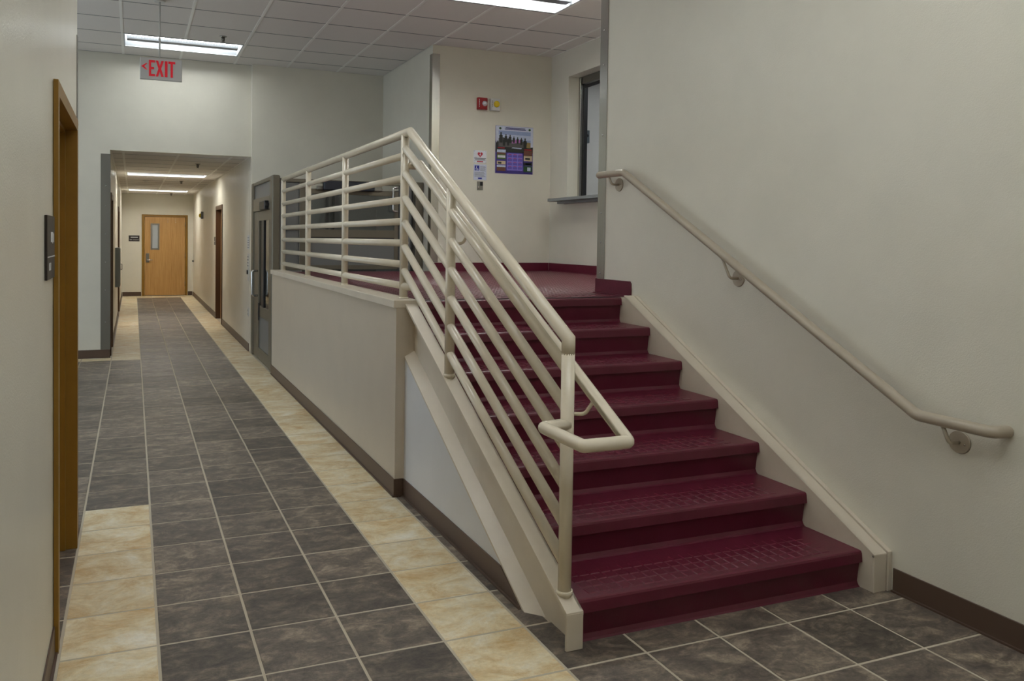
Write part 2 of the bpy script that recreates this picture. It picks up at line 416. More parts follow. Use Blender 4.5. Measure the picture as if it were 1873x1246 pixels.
# landing floor, carried on the stair landing
lf = wall('floor_landing', [(1.487, 4.72, 2.20, 6.345, ZL - .15, ZL), (3.2, 4.72, 2.55, 6.345, ZL - .16, ZL - .15)], 'rubber_maroon')
def studs(x0, x1, y0, y1, z, pitch=.052, size=.044, h=.0026, skip=None):
    mb = MB(); bm = mb.bm
    nx = int((x1 - x0) / pitch); ny = int((y1 - y0) / pitch); ox = x0 + ((x1 - x0) - nx * pitch) / 2
    for i in range(nx):
        for j in range(ny):
            cx, cy = ox + (i + .5) * pitch, y0 + (j + .5) * pitch
            if skip and skip(cx, cy): continue
            a = [bm.verts.new((cx + sx * size / 2, cy + sy * size / 2, z)) for sx, sy in ((-1, -1), (1, -1), (1, 1), (-1, 1))]
            b = [bm.verts.new((cx + sx * (size / 2 - .003), cy + sy * (size / 2 - .003), z + h)) for sx, sy in ((-1, -1), (1, -1), (1, 1), (-1, 1))]
            bm.faces.new(b)
            for k in range(4): bm.faces.new((a[k], a[(k + 1) % 4], b[(k + 1) % 4], b[k]))
    return mb
obj('stud_pattern', studs(1.52, 4.70, 2.25, 6.30, ZL, skip=lambda x, y: x > 3.0 and y < 2.6), 'rubber_stud', lf, kind='stuff')

# ------------------------------------------------------------------ baseboards
def bb(name, x0, x1, y0, y1, z0=0, h=.105, mat='base_brown', toe=None):
    mb = MB().box(x0, x1, y0, y1, z0, z0 + h, .0015)
    if toe: mb.box(*toe, z0, z0 + .008)
    return obj(name, mb, mat, kind='structure')
t_ = .007
bb('baseboard_left', XL, XL + t_, -5.2, .74, toe=(XL, XL + .016, -5.2, .74))
bb('baseboard_left_end', XL, XL + t_, 1.87, 2.09, toe=(XL, XL + .014, 1.87, 2.09))
bb('baseboard_lobby_far', -4.2, XL + .004, YF - t_, YF, toe=(-4.2, XL + .004, YF - .016, YF))
bb('baseboard_corridor_left', XL, XL + t_, YF + .16, 8.58)
bb('baseboard_corridor_left_middle', XL, XL + t_, 9.52, 13.88, toe=(XL, XL + .016, 9.52, 13.88))
bb('baseboard_corridor_left_far', XL, XL + t_, 15.07, YE, toe=(XL, XL + .016, 15.07, YE))
bb('baseboard_corridor_right', XR - t_, XR, YF + .09, 12.0, toe=(XR - .016, XR, YF + .09, 12.0))
bb('baseboard_corridor_right_far', XR - t_, XR, 13.16, YE, toe=(XR - .016, XR, 13.16, YE))
bb('baseboard_corridor_end', XL + .02, .10, YE - t_, YE, toe=(XL + .02, .10, YE - .016, YE))
bb('baseboard_corridor_end_right', 1.235, XR - .02, YE - t_, YE)
bb('baseboard_low_wall', XR - t_, XR, 2.05 - t_, 6.62, toe=(XR - .016, XR, 2.04, 6.62))
bb('baseboard_low_wall_end', XR, 1.411, 2.05 - t_, 2.05, toe=(XR - .016, 1.411, 2.034, 2.05))
def zlim(y): return min(.105, max(.0, zb(y) - .012))
obj('baseboard_under_stair', MB().prism([(.475, 0), (2.042, 0), (2.042, .105), (.678, .105)], 'x', 1.41, 1.417).prism([(.475, 0), (2.042, 0), (2.042, .008), (.49, .008)], 'x', 1.401, 1.41), 'base_brown', kind='structure')
bb('baseboard_right', XW - t_, XW, -5.2, .066, toe=(XW - .018, XW, -5.2, .066))
bb('baseboard_landing_back', 3.16, 4.71, 6.345 - t_, 6.345, ZL, .1, 'rubber_maroon', (3.16, 4.71, 6.325, 6.345))
bb('baseboard_landing_window', 4.715 - t_, 4.715, 2.56, 6.33, ZL, .1, 'rubber_maroon', (4.695, 4.715, 2.56, 6.33))
obj('baseboard_landing_right', MB().prism([(2.115, ZL + .002), (2.56, ZL + .002), (2.56, ZL + .105), (2.13, ZL + .105), (2.115, ZL + .09)], 'x', XW - .011, XW - .001).prism([(2.14, ZL + .001), (2.56, ZL + .001), (2.56, ZL + .008), (2.14, ZL + .008)], 'x', XW - .03, XW - .011), 'rubber_maroon', kind='structure')

# ------------------------------------------------------------------ ceilings
def ceiling(name, x0, x1, y0, y1, z, xlines, ylines, lights, solid, holes=()):
    c = wall(name, [s + (z + .15, z + .2) for s in solid], 'ceiling_tile')
    xs = [x0] + [x for x in xlines if x0 + .03 < x < x1 - .03] + [x1]
    ysl = [y0] + [y for y in sorted(ylines) if y0 + .03 < y < y1 - .03] + [y1]
    shared = {}
    for i in range(len(xs) - 1):
        for j in range(len(ysl) - 1):
            cx, cy = (xs[i] + xs[i + 1]) / 2, (ysl[j] + ysl[j + 1]) / 2
            if any(a < cx < b and p < cy < q for a, b, p, q in list(lights) + list(holes)): continue
            wx, wy = round(xs[i + 1] - xs[i], 3), round(ysl[j + 1] - ysl[j], 3)
            if (wx, wy) not in shared:
                mb = MB(); g = .007
                mb.box(-wx / 2 + g, wx / 2 - g, -wy / 2 + g, wy / 2 - g, .001, .03, .002)
                bmesh.ops.recalc_face_normals(mb.bm, faces=mb.bm.faces[:])
                me = bpy.data.meshes.new('ceiling_tile'); mb.bm.to_mesh(me); mb.bm.free(); me.materials.append(MATS['ceiling_tile']); shared[(wx, wy)] = me
            inst('ceiling_tile', shared[(wx, wy)], c, (cx, cy, z))
    g = MB(); gx = MB()
    ok = lambda X, Y: not any(a < X < b and p < Y < q for a, b, p, q in holes)
    for x in xs:
        for j in range(len(ysl) - 1):
            my = (ysl[j] + ysl[j + 1]) / 2
            if any(a + .01 < x < b - .01 and p < my < q for a, b, p, q in lights) or not (ok(x - .02, my) or ok(x + .02, my)): continue
            g.box(x - .014, x + .014, ysl[j] + .004, ysl[j + 1] - .004, z - .003, z + .004)
    for y in ysl:
        for i in range(len(xs) - 1):
            mx_ = (xs[i] + xs[i + 1]) / 2
            if any(a < mx_ < b and p + .01 < y < q - .01 for a, b, p, q in lights) or not (ok(mx_, y - .02) or ok(mx_, y + .02)): continue
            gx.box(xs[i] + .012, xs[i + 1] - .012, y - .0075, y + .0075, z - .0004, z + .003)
    obj('main_tee', g, 'tee_bar', c, label='pale painted metal grid bars between the ceiling tiles', kind='stuff')
    obj('shaded_cross_tee', gx, 'lift_panel', c, label='cross bars between the ceiling tiles, with joint shade painted in as dark grey', kind='stuff')  # tees coloured dark to stand for the shade in the tile joints
    return c
XLN = [-.211 + .675 * k for k in range(-7, 8)]
YLN = [7.96 - .66 * k for k in range(-1, 20)]
LIGHTS = [(-.211, 1.139, 7.30, 7.96), (2.489, 3.839, 4.00, 4.66), (-.211, 1.139, 2.68, 3.34), (1.814, 3.164, -1.28, -.62)]
LIGHTS = [(a, b, 7.96 - .66 * k, 7.96 - .66 * (k - 1)) for a, b, k in ((-.211, 1.139, 1), (2.489, 3.839, 6), (-.211, 1.139, 7), (3.164, 4.514, 8), (-2.911, -1.561, 4), (-.211, 1.139, 10), (-.211, 1.139, 14), (1.139, 2.489, 15), (1.139, 2.489, 13), (.464, 1.814, 18))]  # includes unseen fill lights added by the handrail wall, left door and near hall
ceiling('ceiling', -4.2, 4.72, -5.2, YF, ZC, XLN, YLN, LIGHTS, [(-4.3, 4.8, -5.3, 8.6)],
        holes=[(3.15, 5, 6.35, 9), (-5, -.51, -6, 1.94), (3.2, 5, -6, 2.4)])
YLH = [12.20 + .65 * k for k in range(-6, 12)]
LIGHTS_H = [(-.211, 1.139, 12.20, 12.85), (-.211, 1.139, 17.40, 18.05)]
ceiling('ceiling_corridor', XL, XR, YF + .15, YE, ZH, XLN, YLH, LIGHTS_H, [(-.5, 1.5, YF + .15, YE + .1)])

# ------------------------------------------------------------------ recessed fluorescent lights
def troffer(x0, x1, y0, y1, z, glow, label, group):
    t = thing('ceiling_light', ((x0 + x1) / 2, (y0 + y1) / 2, z), label, 'light', group)
    e = .012
    f = MB()
    f.box(x0 + e, x1 - e, y0 + e, y0 + e + .018, z - .002, z + .006).box(x0 + e, x1 - e, y1 - e - .018, y1 - e, z - .002, z + .006)
    f.box(x0 + e, x0 + e + .018, y0 + e + .018, y1 - e - .018, z - .002, z + .006).box(x1 - e - .018, x1 - e, y0 + e + .018, y1 - e - .018, z - .002, z + .006)
    obj('frame', f, 'reflector', t)
    a, b, p, q = x0 + .03, x1 - .03, y0 + .03, y1 - .03; mid = (p + q) / 2
    tray = MB()
    tray.prism([(p, z + .006), (p + .10, z + .10), (mid, z + .115), (q - .10, z + .10), (q, z + .006), (q, z + .012), (q - .10, z + .108), (mid, z + .123), (p + .10, z + .108), (p, z + .012)], 'x', a, b)
    tray.prism([(p, z + .006), (p + .10, z + .10), (q - .10, z + .10), (q, z + .006)], 'x', a - .004, a).prism([(p, z + .006), (p + .10, z + .10), (q - .10, z + .10), (q, z + .006)], 'x', b, b + .004)
    obj('reflector', tray, 'reflector', t)
    for s in (-1, 1):
        c = mid + s * .115
        obj('lens', MB().prism([(c - .034, z + .052), (c - .02, z + .04), (c + .02, z + .04), (c + .034, z + .052), (c + .028, z + .07), (c - .028, z + .07)], 'x', a + .02, b - .02), glow, t)
    bk = MB().prism([(mid - .078, z + .058), (mid - .055, z + .010), (mid + .055, z + .010), (mid + .078, z + .058)], 'x', a + .02, b - .02)
    basket = obj('basket', bk, 'basket_mesh', t)
    sl = MB(); k = 40
    for i in range(k):
        x = a + .04 + (b - a - .08) * i / (k - 1)
        for q_ in (-1, 1):
            sl.prism([(mid + q_ * .0745, z + .0522), (mid + q_ * .0605, z + .0228), (mid + q_ * .062, z + .0222), (mid + q_ * .076, z + .0516)], 'x', x - .006, x + .006)
    obj('perforation', sl, 'grey_enamel', basket, kind='stuff')
for (a, b, p, q), lb in zip(LIGHTS, ('recessed fluorescent ceiling light behind the hanging exit sign', 'recessed fluorescent ceiling light above the upper landing beside the serving hatch',
        'recessed fluorescent ceiling light over the tiled hall beside the landing railing', 'added unseen fill light, recessed over the landing behind the handrail wall', 'recessed fluorescent ceiling light over the side lobby', 'added unseen fill light, recessed over the hall beside the near left door', 'added unseen fill light, recessed over the near hall by the left wall',
        'added unseen fill light, recessed over the near hall by the right wall', 'added unseen fill light, recessed in front of the stair foot', 'added unseen fill light, recessed nearest the back wall of the hall')):
    troffer(a, b, p, q, ZC, 'tube_glow_landing' if a > 2 else 'tube_glow', lb, 'recessed lobby lights')
for (a, b, p, q), lb in zip(LIGHTS_H, ('nearer recessed fluorescent light in the low corridor ceiling', 'farther recessed fluorescent light in the corridor ceiling, just before the oak door')):
    troffer(a, b, p, q, ZH, 'tube_glow_corridor', lb, 'recessed corridor lights')

troffer(5.5, 6.85, 4.6, 5.26, ZC - .13, 'tube_glow', 'recessed fluorescent light inside the room behind the serving hatch', 'recessed lobby lights')

# lobby window (daylight from the left)
wn = obj('window_1', MB().box(-4.33, -4.22, 3.0, 3.06, .3, 2.9).box(-4.33, -4.22, 7.54, 7.6, .3, 2.9).box(-4.33, -4.22, 3.06, 7.54, .3, .36).box(-4.33, -4.22, 3.06, 7.54, 2.84, 2.9)
         .box(-4.33, -4.22, 4.53, 4.58, .36, 2.84).box(-4.33, -4.22, 6.02, 6.07, .36, 2.84), 'bronze_aluminium', kind='structure')
for a, b in ((3.06, 4.53), (4.58, 6.02), (6.07, 7.54)):
    obj('pane', MB().box(-4.29, -4.28, a, b, .36, 2.84), 'sky_glow', wn)

# ------------------------------------------------------------------ stair
st = thing('staircase', (2.2, 1.1, 0), 'straight flight of seven maroon rubber-covered steps with painted steel stringers', 'staircase')
TX0, TX1 = 1.489, 2.945
for k in range(1, 8):
    yn = NOSE0 + RUN * (k - 1); z = RISE * k
    back = yn + (RUN + .03 if k < 7 else .09)
    pr = [(back, z), (yn + .012, z), (yn + .004, z - .003), (yn, z - .011), (yn - .004, z - .05), (yn + .016, z - .052), (yn + .02, z - .03), (back, z - .03)]
    td = obj('tread', MB().prism(pr, 'x', TX0, TX1), 'rubber_maroon', st)
    if k < 7: obj('stud_pattern', studs(TX0 + .04, TX1 - .12, yn + .035, yn + .255, z), 'rubber_stud', td, kind='stuff')
    zlo = z - RISE
    rp = [(yn + .011, z - .046), (yn + .023, zlo + .022), (yn + .014, zlo + .006), (yn + .006, zlo + .0005), (yn + .045, zlo + .0005), (yn + .04, z - .046)]
    obj('riser', MB().prism(rp, 'x', TX0, TX1), 'rubber_maroon', st)
obj('landing_edge', MB().box(1.489, XW - .001, 2.10, 2.20, ZL - .15, ZL, .002), 'rubber_maroon', st)
def zt(y): return .158 + .5175 * (y - .13)
sx0, sx1 = 1.415, 1.487
def strip(y0, y1, f, th, x0, x1, taper=0, mb=None):
    mb = mb or MB(); bm = mb.bm
    # sloped flange whose top follows f, thickness grows by taper towards x1
    P = []
    for y in (y0, y1):
        P.append([(x0, y, f(y)), (x1, y, f(y) + taper), (x1, y, f(y) - th), (x0, y, f(y) - th)])
    A = [bm.verts.new(p) for p in P[0]]; B = [bm.verts.new(p) for p in P[1]]
    bm.faces.new(A[::-1]); bm.faces.new(B)
    for i in range(4): bm.faces.new((A[i], A[(i + 1) % 4], B[(i + 1) % 4], B[i]))
    return mb
sL = MB()
sL.prism([(.115, 0), (.43, 0), (2.05, zb(2.05)), (2.05, zt(2.05)), (.115, zt(.115))], 'x', 1.478, sx1)            # web
strip(.105, 2.085, zt, .016, sx0, sx1, 0, sL)                                                                       # top flange
strip(.36, 2.05, zb, .012, sx0, 1.478, .034, sL)                                           # lower flange
sL.box(sx0, sx1, .104, .116, 0, zt(.105) - .004, .002)                                                              # end plate
obj('stringer', sL, 'stringer_paint', st, label='painted steel channel stringer under the railing')
sR = MB()
def zr(y): return .172 + .5115 * (y - .085)
sR.prism([(.095, 0), (.6, 0), (2.12, zr(2.12) - .36), (2.12, ZL - .05), (2.04, zr(2.04)), (.085, zr(.085))], 'x', 2.947, 2.956)
strip(.08, 2.05, zr, .016, 2.945, 3.02, 0, sR)
sR.box(2.945, 3.02, .079, .095, 0, zr(.085) - .004, .002)
sR.box(2.945, 3.03, 2.045, 2.10, ZL - .03, ZL + .001, .002)
obj('stringer', sR, 'stringer_paint', st, label='painted steel channel stringer along the wall')
sT = MB().prism([(.075, 0), (.12, 0), (.12, zr(.12) - .1), (2.10, zr(2.10) - .12), (2.10, ZL + .006), (2.07, ZL + .012), (2.04, zr(2.04) + .004), (.075, zr(.075) + .008)], 'x', 3.024, XW - .001, .0015)
obj('wall_trim', sT, 'stringer_paint', st, label='narrow painted closure strip between stringer and wall')

# ------------------------------------------------------------------ guard rail with stair handrail
gr = thing('guardrail', (1.45, 2.19, 1.172), 'cream painted pipe railing along the landing and down the stair', 'railing')
GX = 1.45; RP = .026; RR = .0225
ZT = 2.178
for y in (6.44, 5.09, 3.665, 2.19):
    p = obj('post', MB().tube([(GX, y, 1.1715), (GX, y, ZT - .012)], RP, 18, cap=True), 'rail_paint', gr)
    obj('weld_collar', MB().cyl((GX, y, 1.1715), (GX, y, 1.181), RP + .009, RP + .001, 18), 'rail_paint', p)
def zs(y): return 1.186 + .528 * (y - .227)      # sloping top rail
for y, zf in ((1.413, zt(1.413)), (.185, zt(.185))):
    p = obj('post', MB().tube([(GX, y, zf - .012), (GX, y, zs(y) - (.055 if y < 1 else .01))], RP, 18), 'rail_paint', gr)
    obj('weld_collar', MB().tube([(GX, y - .0, zf - .004), (GX, y, zf + .012)], RP + .006, 18), 'rail_paint', p)
obj('top_rail', MB().tube([(GX, 6.44, ZT), (GX, 2.09, ZT), (GX, .185, zs(.185)), (GX, .185, zs(.185) - .06)], RP, 18), 'rail_paint', gr)
for z in (2.045, 1.908, 1.775, 1.643, 1.511, 1.380, 1.248):
    obj('rail', MB().tube([(GX, 6.44, z), (GX, 2.17 if z > 1.3 else 2.02, z)], RR, 14), 'rail_paint', gr)
for z in (1.689, 1.538, 1.388, 1.238, 1.091, .945):
    f = lambda y: z + .5225 * (y - 1.42)
    obj('rail', MB().tube([(GX, 2.20, f(2.20)), (GX, .185, f(.185))], RR, 14), 'rail_paint', gr)
HX = 1.517
def zh(y): return .838 + .518 * (y + .125)
hr = obj('handrail', MB().tube([(GX, 2.19, 1.985), (HX, 2.19, 1.985), (HX, 2.10, zh(2.10)), (HX, -.125, .838), (1.335, -.125, .838), (1.335, .162, .838), (GX, .18, .838)], .0235, 16, corner=.012), 'rail_paint', gr, label='grab rail looping around the lowest post')
for y in (.185, 1.413):
    z0 = zh(y) - .122
    obj('bracket', MB().tube([(GX + .02, y, z0), (1.50, y - .045, z0 + .004), (HX, y - .08, zh(y - .08) - .018)], .0075, 10, corner=.02), 'rail_paint', hr)

# ------------------------------------------------------------------ wall handrail
wh = thing('wall_handrail', (2.97, 1.0, .8), 'beige painted pipe handrail fixed to the wall beside the stair', 'handrail')
WX = 2.975
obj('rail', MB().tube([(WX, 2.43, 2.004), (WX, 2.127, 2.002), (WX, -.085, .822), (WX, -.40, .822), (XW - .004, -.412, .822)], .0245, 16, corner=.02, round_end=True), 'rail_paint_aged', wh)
def zw(y): return .822 + (2.002 - .822) / (2.127 + .085) * (y + .085)
for y, z, zz in ((2.285, 1.931, 2.003), (1.085, 1.340, zw(1.16)), (-.22, .735, .822)):
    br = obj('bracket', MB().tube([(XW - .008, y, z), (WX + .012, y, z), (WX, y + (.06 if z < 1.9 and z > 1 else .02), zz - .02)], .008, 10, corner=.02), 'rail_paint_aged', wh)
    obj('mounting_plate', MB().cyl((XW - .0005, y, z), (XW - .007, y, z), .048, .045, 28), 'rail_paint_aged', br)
    for a in (-.025, .025):
        obj('screw', MB().dome((XW - .007, y + a, z - .006), (-1, 0, 0), .005, .003, 8, 2), 'screw', br)

# ------------------------------------------------------------------ stainless corner guards
def guard(name, pts, z0, z1, th, label, mat, screws):
    """pts: plan outline of the bent plate (outer face), th: thickness offset list handled by caller"""
    t = thing(name, (pts[1][0], pts[1][1], z0), label, 'corner guard')
    obj('plate', MB().prism(pts, 'z', z0, z1), mat, t)
    for p, ax in screws: obj('screw', MB().dome(p, ax, .0065, .004, 10, 2), 'screw', t)
    return t
g = .004
guard('corner_guard', [(XW, 2.46), (XW - g, 2.455), (XW - g, 2.55 + g), (3.14, 2.55 + g), (3.14, 2.55), (XW, 2.55)], ZL + .107, 3.79, g,
      'tall stainless steel corner guard at the top end of the stair handrail wall', 'stainless', [((XW - g, 2.507, z), (-1, 0, 0)) for z in (1.31, 1.53, 1.74, 2.30, 2.80, 3.05, 3.5)])
guard('corner_guard', [(3.148, 6.44), (3.15 - g, 6.44), (3.15 - g, 6.35 - g), (3.24, 6.35 - g), (3.24, 6.348), (3.148, 6.348)], ZL + .105, 3.70, g,
      'stainless steel corner guard left of the poster wall on the landing', 'stainless', [((3.20, 6.35 - g, z), (0, -1, 0)) for z in (1.9, 2.5, 3.18)])
guard('corner_guard', [(-.468, YF), (-.468, YF - g), (XL + g, YF - g), (XL + g, YF + .1), (XL, YF + .1), (XL, YF)], .107, 2.55, g,
      'dull steel corner guard at the left side of the corridor opening', 'steel_dull', [((-.41, YF - g, z), (0, -1, 0)) for z in (.45, .85, 1.2, 1.55, 1.9, 2.15)])
guard('corner_guard', [(XL, 2.03), (XL + g, 2.03), (XL + g, 2.085 + g), (-.45, 2.085 + g), (-.45, 2.085), (XL, 2.085)], .107, 2.55, g,
      'thin steel corner guard at the end of the near left wall', 'steel_dull', [((XL + g, 2.06, z), (1, 0, 0)) for z in (.8, 1.5, 2.1)])

# ------------------------------------------------------------------ doors
# near left door
d1 = obj('door_1', MB()
         .prism([(-.522, DO0 + .004), (-.522, DO0 - .05), (-.512, DO0 - .05), (-.512, DO0), (-.358, DO0), (-.358, DO0 - .05), (-.342, DO0 - .05), (-.342, DO0 + .004), (-.395, DO0 + .004), (-.395, DO0 + .02), (-.47, DO0 + .02), (-.47, DO0 + .004)], 'z', .001, DH + .05)
         .prism([(-.522, DO1 - .004), (-.522, DO1 + .05), (-.512, DO1 + .05), (-.512, DO1), (-.358, DO1), (-.358, DO1 + .05), (-.342, DO1 + .05), (-.342, DO1 - .004), (-.395, DO1 - .004), (-.395, DO1 - .02), (-.47, DO1 - .02), (-.47, DO1 - .004)], 'z', .001, DH + .05)
         .prism([(-.522, DH - .004), (-.522, DH + .05), (-.512, DH + .05), (-.512, DH), (-.358, DH), (-.358, DH + .05), (-.342, DH + .05), (-.342, DH - .004), (-.395, DH - .004), (-.395, DH - .02), (-.47, DH - .02), (-.47, DH - .004)], 'y', DO0 + .003, DO1 - .003),
         'frame_paint', kind='structure')
lf1 = obj('door_leaf', MB().box(-.516, -.474, DO0 + .007, DO1 - .007, .008, DH - .008, .002), 'oak', d1)
def frame_x(x_in, x_face, y0, y1, h, mat='frame_paint', sgn=1):
    """door frame in a wall of constant x; x_face is the visible face (sgn towards the corridor)"""
    mb = MB(); f = x_face + sgn * .014; bk = x_in
    lo, hi = min(f, bk), max(f, bk)
    mb.box(lo, hi, y0, y0 + .022, .001, h, .001).box(lo, hi, y1 - .022, y1, .001, h, .001).box(lo, hi, y0 + .022, y1 - .022, h - .022, h, .001)
    lo, hi = min(f, x_face + sgn * .0005), max(f, x_face + sgn * .0005)
    mb.box(lo, hi, y0 - .05, y0 - .0005, .001, h + .05, .001).box(lo, hi, y1 + .0005, y1 + .05, .001, h + .05, .001).box(lo, hi, y0, y1, h + .0005, h + .05, .001)
    return mb
def side_door(name, xf, x_in, y0, y1, h, sgn, handle=True):
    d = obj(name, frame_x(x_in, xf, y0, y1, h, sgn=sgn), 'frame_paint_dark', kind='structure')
    a, b = sorted((x_in + sgn * .03, x_in + sgn * .075))
    obj('door_leaf', MB().box(a, b, y0 + .024, y1 - .024, .008, h - .024, .002), 'oak', d)
    xx = x_in + sgn * .075
    obj('lever', MB().tube([(xx, y0 + .1, .95), (xx + sgn * .04, y0 + .1, .95), (xx + sgn * .04, y0 + .2, .95)], .009, 10, corner=.015), 'steel_dull', d)
    return d
side_door('door_2', XL, -.51, 8.64, 9.45, 2.03, 1)
side_door('door_3', XL, -.51, 13.95, 15.0, 2.03, 1)
side_door('door_4', XR, 1.51, RD[0], RD[1], 2.05, -1)
# oak door at the end
d5 = obj('door_5', MB().box(.112, .172, YE - .014, YE + .1, .001, 2.08, .001).box(1.166, 1.226, YE - .014, YE + .1, .001, 2.08, .001).box(.172, 1.166, YE - .014, YE + .1, 2.025, 2.08, .001), 'frame_paint', kind='structure')
leaf = MB()
W = (.335, .525, 1.19, 1.84)
leaf.box(.178, W[0], YE + .005, YE + .05, .01, 2.02).box(W[1], 1.160, YE + .005, YE + .05, .01, 2.02).box(W[0], W[1], YE + .005, YE + .05, .01, W[2]).box(W[0], W[1], YE + .005, YE + .05, W[3], 2.02)
lv = obj('door_leaf', leaf, 'oak', d5)
obj('window_frame', MB().box(W[0] - .012, W[0] + .028, YE - .006, YE + .004, W[2] - .012, W[3] + .012, .001).box(W[1] - .028, W[1] + .012, YE - .006, YE + .004, W[2] - .012, W[3] + .012, .001)
    .box(W[0] + .028, W[1] - .028, YE - .006, YE + .004, W[2] - .012, W[2] + .028).box(W[0] + .028, W[1] - .028, YE - .006, YE + .004, W[3] - .028, W[3] + .012), 'steel_dull', lv)
obj('window_pane', MB().box(W[0], W[1], YE + .02, YE + .026, W[2], W[3]), 'frosted_glass', lv)
obj('lock_plate', MB().box(.212, .292, YE - .02, YE + .005, .855, 1.09, .004), 'steel_dull', lv)
obj('lever', MB().tube([(.25, YE - .02, .92), (.25, YE - .06, .92), (.37, YE - .06, .92)], .011, 10, corner=.02), 'screw', lv)
for z in (.3, 1.02, 1.84): obj('hinge', MB().cyl((1.163, YE - .006, z - .055), (1.163, YE - .006, z + .055), .009, seg=10), 'steel_dull', lv)
for x in (.739, .928):
    for z in (1.895, 1.95): obj('bolt', MB().dome((x, YE + .005, z), (0, -1, 0), .011, .006, 10, 2), 'screw', lv)

# ------------------------------------------------------------------ platform lift beside the landing
lift = thing('platform_lift', (2.2, 7.4, 0), 'bronze aluminium wheelchair lift enclosure with glazed doors behind the low wall', 'wheelchair lift')
BA = 'bronze_aluminium'
LX = 1.362
obj('post', MB().box(LX - .006, LX + .075, 8.17, 8.33, .001, 2.235, .012, 2), BA, lift)
obj('post', MB().box(LX - .004, LX + .088, 6.645, 6.83, .001, 2.24, .02, 3), BA, lift)
obj('rail', MB().box(LX, LX + .07, 6.83, 8.17, 2.19, 2.232, .003), BA, lift)
obj('rail', MB().box(LX - .003, LX + .07, 6.83, 8.17, 1.86, 2.02, .003), BA, lift)
obj('panel', MB().box(LX + .02, LX + .03, 6.83, 8.17, 2.02, 2.19), 'lift_panel', lift)
# hall-side door
ld = obj('door', MB().box(LX + .01, LX + .055, 7.76, 8.16, .012, 1.855, .003).box(LX + .01, LX + .055, 6.84, 6.94, .012, 1.855, .003)
         .box(LX + .012, LX + .053, 6.94, 7.76, 1.74, 1.855, .002).box(LX + .012, LX + .053, 6.94, 7.76, .55, .68, .002).box(LX + .012, LX + .053, 6.94, 7.76, .012, .15, .002), BA, lift)
obj('inner_stile', MB().box(LX + .014, LX + .051, 7.37, 7.56, .68, 1.74, .002), 'black_plastic', ld)
obj('window_pane', MB().box(LX + .028, LX + .034, 6.94, 7.37, .68, 1.74), 'glass', ld)
obj('window_pane', MB().box(LX + .028, LX + .034, 7.56, 7.76, .68, 1.74), 'glass', ld)
obj('panel', MB().box(LX + .026, LX + .036, 6.94, 7.76, .15, .55), 'lift_panel', ld)
obj('door_closer', MB().box(LX - .05, LX - .002, 6.90, 7.32, 1.86, 1.96, .006).box(LX - .04, LX - .002, 6.86, 6.90, 1.90, 1.93), 'black_plastic', ld)
obj('pull_handle', MB().tube([(LX + .01, 7.80, 1.11), (LX - .062, 7.80, 1.11), (LX - .062, 7.80, .80), (LX + .01, 7.80, .80)], .014, 12, corner=.02), 'screw', ld)
obj('pull_handle', MB().tube([(LX + .05, 7.80, 1.11), (LX + .14, 7.80, 1.11), (LX + .14, 7.80, .80), (LX + .05, 7.80, .80)], .012, 12, corner=.02), 'screw', ld)
obj('latch', MB().box(LX - .004, LX + .01, 7.66, 7.70, .5, .72, .002), 'black_plastic', ld)
# landing-side screen
LY = 6.65
def lb_(name, x0, x1, z0, z1, mat=BA, y0=LY, y1=LY + .05, par=lift, bev=.003): return obj(name, MB().box(x0, x1, y0, y1, z0, z1, bev), mat, par)
lb_('rail', 1.45, 3.06, 2.165, 2.205)
lb_('rail', 1.45, 1.668, ZL + .001, ZL + .06); lb_('rail', 1.50, 1.668, 1.62, 1.66)
lb_('panel', 1.45, 1.668, ZL + .06, 2.165, 'lift_panel', LY + .02, LY + .03)
lb_('post', 1.668, 1.735, ZL + .001, 2.165); lb_('post', 2.86, 3.00, ZL + .001, 2.165, 'lift_panel')
lb_('post', 3.045, 3.144, ZL + .001, 2.215, BA, LY - .05, LY + .05)
lb_('operator_box', 1.93, 2.53, 2.085, 2.19, 'navy_plastic', LY - .09, LY - .002, bev=.008)
lb_('bracket', 1.86, 1.93, 2.09, 2.13, 'steel_dull', LY - .03, LY - .001); lb_('bracket', 2.53, 2.64, 2.095, 2.125, 'steel_dull', LY - .03, LY - .001)
ud = obj('door', MB().box(1.745, 1.80, LY + .005, LY + .045, ZL + .01, 2.10, .002).box(2.80, 2.85, LY + .005, LY + .045, ZL + .01, 2.10, .002)
         .box(1.80, 2.80, LY + .005, LY + .045, 1.545, 1.635, .002).box(1.80, 2.80, LY + .005, LY + .045, 2.04, 2.10, .002).box(1.80, 2.80, LY + .005, LY + .045, ZL + .01, ZL + .06, .002), BA, lift)
obj('window_pane', MB().box(1.80, 2.80, LY + .02, LY + .026, 1.635, 2.04), 'glass', ud)
obj('panel', MB().box(1.80, 2.80, LY + .015, LY + .03, ZL + .06, 1.525), 'lift_panel', ud)
obj('seal', MB().box(1.80, 2.80, LY + .012, LY + .032, 1.525, 1.545), 'black_plastic', ud)
obj('pull_handle', MB().tube([(2.82, LY + .005, 2.14), (2.82, LY - .07, 2.14), (2.76, LY - .07, 2.14), (2.76, LY - .07, 1.86), (2.82, LY - .07, 1.86), (2.82, LY + .005, 1.86)], .011, 12, corner=.025), 'screw', ud)
# car inside
obj('car_wall', MB().box(1.45, 2.02, 8.28, 8.32, .05, 2.15), 'paint_white', lift)
obj('car_wall', MB().box(2.02, 3.05, 8.28, 8.32, .05, 2.15).box(3.05, 3.10, 6.75, 8.32, .05, 2.15), 'lift_panel', lift)
obj('car_floor', MB().box(1.45, 3.05, 6.72, 8.28, .005, .06), 'black_plastic', lift)
obj('mast', MB().box(2.34, 2.36, 8.2, 8.28, .06, 2.1).box(2.42, 2.44, 8.2, 8.28, .06, 2.1), 'black_plastic', lift)

